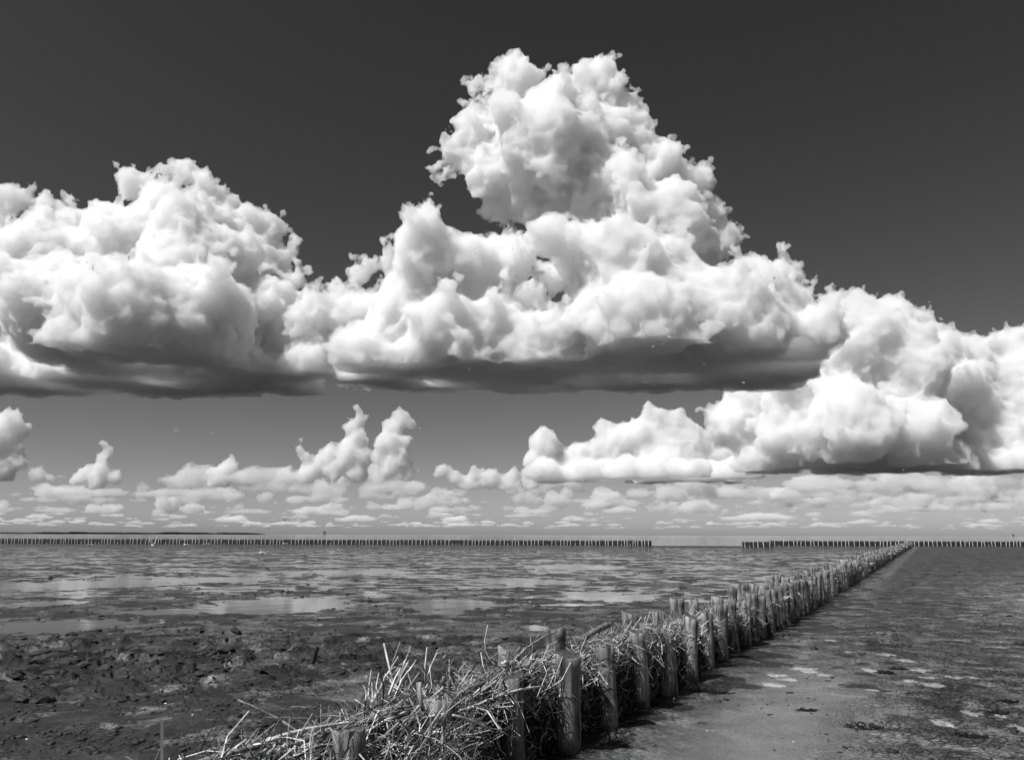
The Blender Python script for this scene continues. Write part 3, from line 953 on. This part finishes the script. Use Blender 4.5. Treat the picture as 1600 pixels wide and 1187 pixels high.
# ------------------------------------------------------------------ the far groynes across the view
FP = [post_mesh('post', 300 + i, hgt=1.25, r=.052, seg=6, rings=2, mats=(FARPOST, FARPOST)) for i in range(4)]
def far_groyne(label, x0, z0, x1, z1, step, top=.93, thick=.97, ends=()):
    """ends: (x, z) stretches with a second, nearer row"""
    root = empty('far_groyne', (x0, z0, 0))
    tag(root, label, 'groyne', 'brushwood groynes across the far edge of the flats')
    inv = root.matrix_basis.inverted()
    L = math.hypot(x1 - x0, z1 - z0); ux, uy = (x1 - x0) / L, (z1 - z0) / L
    q = 0
    while q < L:
        for off in ((-.28,) if not ends else (-.28,)):
            o = bpy.data.objects.new('post', rng.choice(FP)); col.objects.link(o)
            o.parent = root; o.matrix_parent_inverse = inv
            h = top + rng.uniform(-.09, .07) - (.15 if rng.random() < .06 else 0)
            o.location = (x0 + ux * q - uy * off, z0 + uy * q + ux * off, h - 1.25)
            o.rotation_euler = (rng.uniform(-.08, .08), rng.uniform(-.10, .10), rng.uniform(0, 6))
        q += step * rng.uniform(.72, 1.3)
    # brushwood between the rows: a ragged wall and loose ends over it
    bm = bmesh.new(); T = Twigs()
    cvs, cfs = [], []
    m = int(L / .5)
    for i in range(m + 1):
        q = L * i / m
        h = top * thick * (1 + .06 * mnoise.noise(Vector((q * .9, x0, 0))) + .03 * mnoise.noise(Vector((q * 4, x0, 5))))
        for off, hh in ((-.26, -.3), (-.26, h * .8), (-.18, h), (.2, h), (.25, -.3)):
            cvs.append((x0 + ux * q - uy * off, z0 + uy * q + ux * off, hh))
    for i in range(m):
        for k in range(4): cfs.append((i * 5 + k, (i + 1) * 5 + k, (i + 1) * 5 + k + 1, i * 5 + k + 1))
    cfs += [(0, 1, 2, 3, 4), tuple(m * 5 + k for k in (4, 3, 2, 1, 0))]
    c = mesh_obj('brushwood_core', cvs, cfs, FARBRUSH); c.parent = root; c.matrix_parent_inverse = inv; tag(c, kind='stuff')
    for _ in range(int(L * 11)):
        q = rng.uniform(0, L); off = rng.uniform(-.27, .2)
        z = top * (rng.uniform(.8, .98) if rng.random() < .6 else rng.uniform(.1, .9))
        T.add(twig_path((x0 + ux * q - uy * off, z0 + uy * q + ux * off, z), Vector((ux * rng.gauss(0, 1), uy * rng.gauss(0, 1) , rng.gauss(0, .35))), rng.uniform(.3, .9), 3, .3), rng.uniform(.01, .022), .008, rng.choice([0, 1, 2, 3, 3, 3]) if z > top * .8 else rng.choice([2, 3, 3, 3, 3]))
    b = T.build('brushwood', root); b.matrix_parent_inverse = inv; tag(b, kind='stuff')
    return root
def gx(px, Z, y=850): return ray(px, y)[0] * Z
far_groyne('dark far groyne reaching from the left edge to the gap in the middle', gx(-60, 147), 147, gx(985, 134), 134, .66)
far_groyne('short thicker groyne head at the left side of the gap', gx(980, 129), 129, gx(1018, 128.4), 128.4, .52, 1.0, .95)
far_groyne('thick dark groyne head at the right side of the gap', gx(1158, 120), 120, gx(1206, 119), 119, .62, .95, .92)
far_groyne('far groyne stretch between the gap head and the long brushwood groyne', gx(1203, 137), 137, gx(1412, 137), 137, .72)
far_groyne('far groyne stretch right of the long brushwood groyne, running off the right edge', gx(1416, 137), 137, gx(1680, 136), 136, .72)
# low sill of stones and weed left in the gap
T = Twigs()
for _ in range(420):
    px = rng.uniform(1015, 1165); Z = 124 + rng.gauss(0, .8)
    x_ = gx(px, Z)
    T.add(twig_path((x_, Z, rng.uniform(.0, .05)), (1, rng.gauss(0, .2), 0), rng.uniform(.5, 2.0), 3, .1), .06, .04, 3, 4)
sill = T.build('weed_sill'); tag(sill, 'low dark strip of weed lying across the gap between the groyne heads', 'seaweed', kind='stuff')

# ------------------------------------------------------------------ far shore and beacons
LAND = plain('far_shore_scrub', .015, .95)
def far_shore(label, px0, px1, Z, hmax, seed):
    n = 260; vs = []; fs = []
    for i in range(n + 1):
        f = i / n
        x_ = gx(px0 + (px1 - px0) * f, Z, 834)
        h = hmax * (.62 + .5 * mnoise.noise(Vector((f * 22, seed, 0))) + .35 * mnoise.noise(Vector((f * 90, seed, 2))))
        h *= min(1, (1 - f) * 9 + .25) if seed == 1 else min(1, min(f, 1 - f) * 12)
        h = max(h, .5)
        for y_, z_ in ((0, -2), (60, h), (300, h), (500, -2)): vs.append((x_, Z + y_, z_))
    for i in range(n):
        for k in range(3): fs.append((i * 4 + k, (i + 1) * 4 + k, (i + 1) * 4 + k + 1, i * 4 + k + 1))
    tag(mesh_obj('far_shore', vs, fs, LAND), kind='structure')
far_shore('', -200, 340, 6500, 18, 1)
far_shore('', 255, 398, 6300, 15, 2)
def beacon(px, Z, H, label):
    r = empty('sea_beacon', (gx(px, Z, 834), Z, 0)); tag(r, label, 'beacon')
    legs = []
    for sx_, sy_ in ((-1, -1), (1, -1), (1, 1), (-1, 1)):
        T = Twigs(); T.add([(sx_ * H * .22, sy_ * H * .22, -1), (sx_ * H * .08, sy_ * H * .08, H * .7)], H * .035, H * .03, 0, 5)
        T.build('leg', r, [LAND])
    T = Twigs(); T.add([(0, 0, H * .55), (0, 0, H * .8)], H * .28, H * .28, 0, 8); T.build('cabin', r, [LAND])
    T = Twigs(); T.add([(0, 0, H * .8), (0, 0, H * 1.15)], H * .05, H * .03, 0, 6); T.build('mast', r, [LAND])
beacon(507, 1400, 7.5, 'tiny dark beacon on legs on the horizon left of the middle')
beacon(1583, 1400, 5.5, 'tiny dark beacon on the horizon near the right edge')

# ------------------------------------------------------------------ gulls
GW, GG, GB = plain('white_feathers', .85, .6), plain('grey_feathers', .30, .6), plain('black_feathers', .02, .6)
def gull(label, loc, heading, wings, scale=1.0, standing=False, group=None, dark=False):
    r = empty('gull', loc, heading); r.scale = (scale,) * 3
    tag(r, label, 'gull', group)
    bm = bmesh.new()
    prof_ = [(-.30, .012, 0, .01), (-.24, .03, .0, .012), (-.16, .05, .0, .04), (-.05, .068, -.005, .062), (.06, .066, 0, .062), (.13, .045, .018, .045), (.17, .037, .035, .036), (.205, .034, .042, .033), (.235, .020, .040, .020), (.245, .006, .038, .006)]
    seg = 10; rings_ = []
    for x, wy, cz, hz in prof_:
        rings_.append([bm.verts.new((x, wy * math.cos(2 * math.pi * i / seg), cz + hz * math.sin(2 * math.pi * i / seg))) for i in range(seg)])
    for a_, b_ in zip(rings_[:-1], rings_[1:]):
        for i in range(seg): bm.faces.new((a_[i], b_[i], b_[(i + 1) % seg], a_[(i + 1) % seg]))
    bm.faces.new(rings_[0][::-1]); bm.faces.new(rings_[-1])
    me = bpy.data.meshes.new('body'); bm.to_mesh(me); bm.free()
    me.polygons.foreach_set('use_smooth', [True] * len(me.polygons)); me.materials.append(GB if dark else GW)
    o = bpy.data.objects.new('body', me); col.objects.link(o); o.parent = r
    T = Twigs(); T.add([(.235, 0, .037), (.265, 0, .033), (.29, 0, .022)], .010, .003, 0, 5); T.build('bill', r, [GB])
    for sg in (-1, 1):
        # three jointed wing, thick at the leading edge
        if wings == 'fold':
            P_ = [(.08, .06, .03, .10), (-.06, .068, .035, .11), (-.22, .045, .03, .06), (-.36, .018, .02, .01)]
        else:
            e1, e2 = wings
            P_ = [(.05, .045, .03, .15), (.09, .045 + .26 * math.cos(e1), .03 + .26 * math.sin(e1), .14),
                  (.02, .045 + .26 * math.cos(e1) + .22 * math.cos(e2), .03 + .26 * math.sin(e1) + .22 * math.sin(e2), .10),
                  (-.10, .045 + .26 * math.cos(e1) + .42 * math.cos(e2), .03 + .26 * math.sin(e1) + .40 * math.sin(e2), .012)]
        vs, fs = [], []
        for x, y, z, ch in P_:
            if wings == 'fold':
                vs += [(x, y * sg, z + .02), (x, (y + .012) * sg, z - .012), (x, y * sg, z - ch * .55)]
            else:
                vs += [(x, y * sg, z), (x - ch * .3, y * sg, z + .012), (x - ch, y * sg, z - .004), (x - ch * .4, y * sg, z - .010)]
        q = 3 if wings == 'fold' else 4
        for i in range(3):
            for k in range(q):
                j = (k + 1) % q
                fs.append((i * q + k, i * q + j, (i + 1) * q + j, (i + 1) * q + k))
        fs += [tuple(range(q))[::-1], tuple(3 * q + k for k in range(q))]
        o = mesh_obj('wing', vs, fs, [GB if dark else (GG if standing else GW)], r)
    vs = [(-.26, -.02, .005), (-.26, .02, .005), (-.38, .05, .0), (-.38, -.05, .0)]
    vs = vs + [(x, y, z - .008) for x, y, z in vs]
    mesh_obj('tail', vs, [(0, 1, 2, 3), (7, 6, 5, 4), (0, 4, 5, 1), (1, 5, 6, 2), (2, 6, 7, 3), (3, 7, 4, 0)], [GB if dark else GW], r)
    if standing:
        for sg in (-1, 1):
            T = Twigs(); T.add([(.0, .025 * sg, -.05), (.005, .025 * sg, -.13), (-.002, .025 * sg, -.20)], .006, .006, 0, 5)
            T.add([(-.01, .025 * sg, -.197), (.045, .03 * sg, -.20)], .006, .004, 0, 4); T.build('leg', r, [GB])
    return r
def spot(px, py, Z):
    v = ray(px, py); return (v[0] * Z, Z, EYE + v[2] * Z)
gull('white gull flying low over the wet flats with its wings raised high', spot(238, 851, 58), 2.2, (R(62), R(78)), 1.05)
gull('white gull with spread wings just above its own shadow, nearest on the flats', spot(409, 863.5, 74), -2.7, (R(22), R(-8)), 1.15)
gull('small dark bird high in the air over the horizon, upper one of two', spot(445, 812, 90), 1.2, (R(50), R(40)), .62, dark=True)
gull('small dark bird in the air over the horizon, lower one of two', spot(420, 825, 100), 2.6, (R(30), R(-10)), .5, dark=True)
def stand(px, py, Z, hd, label, sc_=1.5):
    x_ = gx(px, Z, py)
    gull(label, (x_, Z, max(gz(x_, Z), 0) + .20 * sc_), hd, 'fold', sc_, True)
stand(141, 851, 108, .3, 'white gull standing alone on the flats near the left edge')
stand(291, 852, 108, 2.9, 'white gull standing on the flats right of the flying gull', 1.7)
stand(323, 850, 118, .2, 'white gull standing farther back on the flats, third from the left', 1.6)
stand(445, 848, 128, 3.0, 'white gull standing close to the foot of the far groyne', 1.4)

# ------------------------------------------------------------------ small things on the mud
# a black weed covered stump with a broken twig
gx_, gy_ = on_ground(487, 1046)
st = empty('dead_stump', (gx_, gy_, gz(gx_, gy_) - .02)); tag(st, 'black leaning stump with a broken twig standing alone in the torn mud', 'stump')
BLK = plain('black_wet_wood', .012, .6)
T = Twigs(); T.add([(-.03, 0, -.05), (.0, 0, .06), (.03, .01, .17), (.065, .0, .28)], .042, .024, 0, 8); T.build('trunk', st, [BLK])
T = Twigs(); T.add([(.05, 0, .20), (.10, -.02, .23), (.17, -.03, .215), (.24, -.02, .16)], .009, .004, 0, 5); T.add([(.02, 0, .10), (.09, .02, .10), (.13, .05, .05)], .008, .004, 0, 5); T.build('twig', st, [BLK])
T = Twigs(); T.add([(-.02, 0, -.02), (-.12, .03, .0), (-.2, .05, -.03)], .03, .012, 0, 6); T.build('root', st, [BLK])

# black weed heaped in the hollows right of the posts
WEED = plain('black_seaweed', .01, .35)
def weed(px, py, w, label, n=70):
    cx_, cy_ = on_ground(px, py); T = Twigs()
    for _ in range(n):
        a_, q = rng.uniform(0, 6.28), rng.random() ** .6 * w
        x_, y_ = cx_ + math.cos(a_) * q, cy_ + math.sin(a_) * q * .9
        T.add(twig_path((x_, y_, gz(x_, y_) + rng.uniform(0, .008)), (rng.gauss(0, 1), rng.gauss(0, .7), rng.gauss(0, .03)), rng.uniform(.04, .12), 4, .3), .006, .004, 0, 4)
    o = T.build('seaweed', None, [WEED]); tag(o, label, 'seaweed', kind='stuff')
weed(1100, 1084, .14, 'black tangle of seaweed in the hollow nearest the posts')
weed(1126, 1089, .12, 'black seaweed just right of the hollow by the posts')
weed(1262, 1117, .10, 'black seaweed on the smooth mud in the middle of the right foreground', 50)
weed(1350, 1142, .16, 'stretched black seaweed below the round pale patch', 60)
weed(1385, 1058, .12, 'black seaweed beside the small white patches', 60)
weed(1405, 1052, .10, 'small black seaweed knot right of the white patches', 50)
weed(1575, 1104, .08, 'black seaweed knot near the right edge', 50)
weed(1560, 1122, .08, 'black seaweed by the pale patch at the right edge', 50)
weed(1520, 1158, .12, 'black seaweed streak in the lower right corner', 60)
# shells
SHELL = plain('white_shell', .8, .4)
def shell(px, py, w, label, group=None):
    x_, y_ = on_ground(px, py)
    bm = bmesh.new()
    n = 12; rows_ = []
    for k in range(5):
        f = k / 4; rad = w * math.sin(f * math.pi / 2) if k else 0
        rows_.append([bm.verts.new((rad * math.cos(2 * math.pi * i / n) * (1 + .06 * (i % 2)), rad * .8 * math.sin(2 * math.pi * i / n), w * .45 * math.cos(f * math.pi / 2) + .001)) for i in range(n)] if k else [bm.verts.new((0, 0, w * .45))])
    for i in range(n): bm.faces.new((rows_[0][0], rows_[1][i], rows_[1][(i + 1) % n]))
    for a_, b_ in zip(rows_[1:-1], rows_[2:]):
        for i in range(n): bm.faces.new((a_[i], b_[i], b_[(i + 1) % n], a_[(i + 1) % n]))
    me = bpy.data.meshes.new('shell'); bm.to_mesh(me); bm.free(); me.materials.append(SHELL)
    me.polygons.foreach_set('use_smooth', [True] * len(me.polygons))
    o = bpy.data.objects.new('shell', me); col.objects.link(o)
    o.location = (x_, y_, max(gz(x_, y_), 0)); o.rotation_euler = (rng.uniform(-.4, .4), rng.uniform(-.4, .4), rng.uniform(0, 6))
    tag(o, label, 'shell', group)
shell(1054, 1100, .018, 'small white shell lying right of the leaning posts')
shell(1009, 1118, .022, 'white shell at the foot of the leaning post')
for px, py, w in [(82,1101,.02),(356,1153,.014),(128,1168,.012),(40,1172,.012),(498,1077,.012),(258,1107,.012),(1105,1150,.008),(1240,1168,.008),(960,1160,.008),(1180,1100,.008),(300,1128,.012),(440,1120,.010)]:
    shell(px, py, w, 'tiny white shell lying alone on the dark mud', 'tiny shells scattered on the mud')
# clods of torn mud on the left: a few stand proud enough to pick out
CLOD = plain('torn_mud', .02, .75)
def clods(n):
    ms = []
    for k in range(8):
        bm = bmesh.new(); bmesh.ops.create_icosphere(bm, subdivisions=3, radius=1)
        for v in bm.verts:
            q = 1 + .35 * mnoise.noise(v.co * 1.2 + Vector((k * 7, 0, 0))) + .2 * mnoise.noise(v.co * 4 + Vector((0, k * 3, 0))) + .12 * mnoise.noise(v.co * 10)
            v.co = Vector((v.co.x * q * 1.5, v.co.y * q * .8, max(v.co.z * q, -.3) * .75))
        me = bpy.data.meshes.new('mud_clod'); bm.to_mesh(me); bm.free(); me.materials.append(CLOD)
        ms.append(me)
    k = 0
    while k < n:
        px, py = rng.uniform(10, 560), rng.uniform(985, 1105)
        if ((px - 230) / 330) ** 2 + ((py - 1040 + (px - 230) * .04) / 62) ** 2 > 1 or rng.random() > .8: continue
        x_, y_ = on_ground(px, py)
        o = bpy.data.objects.new('mud_clod', rng.choice(ms)); col.objects.link(o)
        r_ = rng.choice((.03, .04, .06, .07, .10))
        o.scale = (r_ * rng.uniform(.9, 1.5), r_ * rng.uniform(.7, 1.2), r_ * rng.uniform(.6, 1.2))
        o.rotation_euler = (rng.uniform(-.2, .2), rng.uniform(-.2, .2), -.2 + rng.gauss(0, .4))
        o.location = (x_, y_, gz(x_, y_))
        tag(o, 'dark wet clod of torn mud among many on the left flats', 'mud clod', 'clods of torn mud on the left')
        k += 1
clods(150)

# crumbs of mud lying all over both sides, far too many to count
def crumbs():
    bm = bmesh.new(); bmesh.ops.create_icosphere(bm, subdivisions=1, radius=1)
    bm.verts.ensure_lookup_table()
    V0 = np.array([v.co[:] for v in bm.verts]); F0 = np.array([[v.index for v in f.verts] for f in bm.faces]); bm.free()
    rs = np.random.RandomState(4)
    N_ = 15000
    px = rs.uniform(0, 1600, N_); py = 835 + 352 * rs.rand(N_) ** .75
    pts = np.array([on_ground(a_, b_) for a_, b_ in zip(px, py)])
    ok = (pts[:, 1] < 45)
    pts = pts[ok]
    s_ = side_of(pts[:, 0], pts[:, 1])
    patch = fbm(pts[:, 0] * .9, pts[:, 1] * 1.1, 4)
    keep = (np.abs(s_ + .3) > .45) & (patch > np.where(s_ > 0, .12, -.12)) & ~((s_ > 0) & (s_ < 1.8) & (rs.rand(len(s_)) < .8) & (pts[:, 1] < 12))
    pts = pts[keep]
    h = height(pts[:, 0].copy(), pts[:, 1].copy())[0]
    ok = h > .004
    pts, h = pts[ok], h[ok]
    n = len(pts)
    r = rs.choice([.006, .009, .013, .02, .03], n, p=[.35, .3, .2, .1, .05]) * (.6 + pts[:, 1] / 14)
    rot = rs.rand(n) * 6.28
    J = 1 + .35 * rs.randn(n, len(V0), 1).clip(-1.4, 1.4)
    V = V0[None] * J * r[:, None, None] * np.stack([1 + .8 * rs.rand(n), .8 + .4 * rs.rand(n), .45 + .4 * rs.rand(n)], -1)[:, None]
    c, q = np.cos(rot)[:, None], np.sin(rot)[:, None]
    V = np.stack([V[..., 0] * c - V[..., 1] * q + pts[:, 0:1], V[..., 0] * q + V[..., 1] * c + pts[:, 1:2], V[..., 2] + h[:, None]], -1)
    Q = F0[None] + (np.arange(n) * len(V0))[:, None, None]
    V, Q = V.reshape(-1, 3), Q.reshape(-1, 3)
    me = bpy.data.meshes.new('mud_crumbs')
    me.vertices.add(len(V)); me.vertices.foreach_set('co', V.ravel())
    me.loops.add(Q.size); me.loops.foreach_set('vertex_index', Q.ravel())
    me.polygons.add(len(Q)); me.polygons.foreach_set('loop_start', np.arange(0, Q.size, 3))
    me.update(calc_edges=True); me.materials.append(CLOD)
    o = bpy.data.objects.new('mud_crumbs', me); col.objects.link(o)
    tag(o, 'dark crumbs of mud scattered over the flats', 'mud crumbs', kind='stuff')
crumbs()
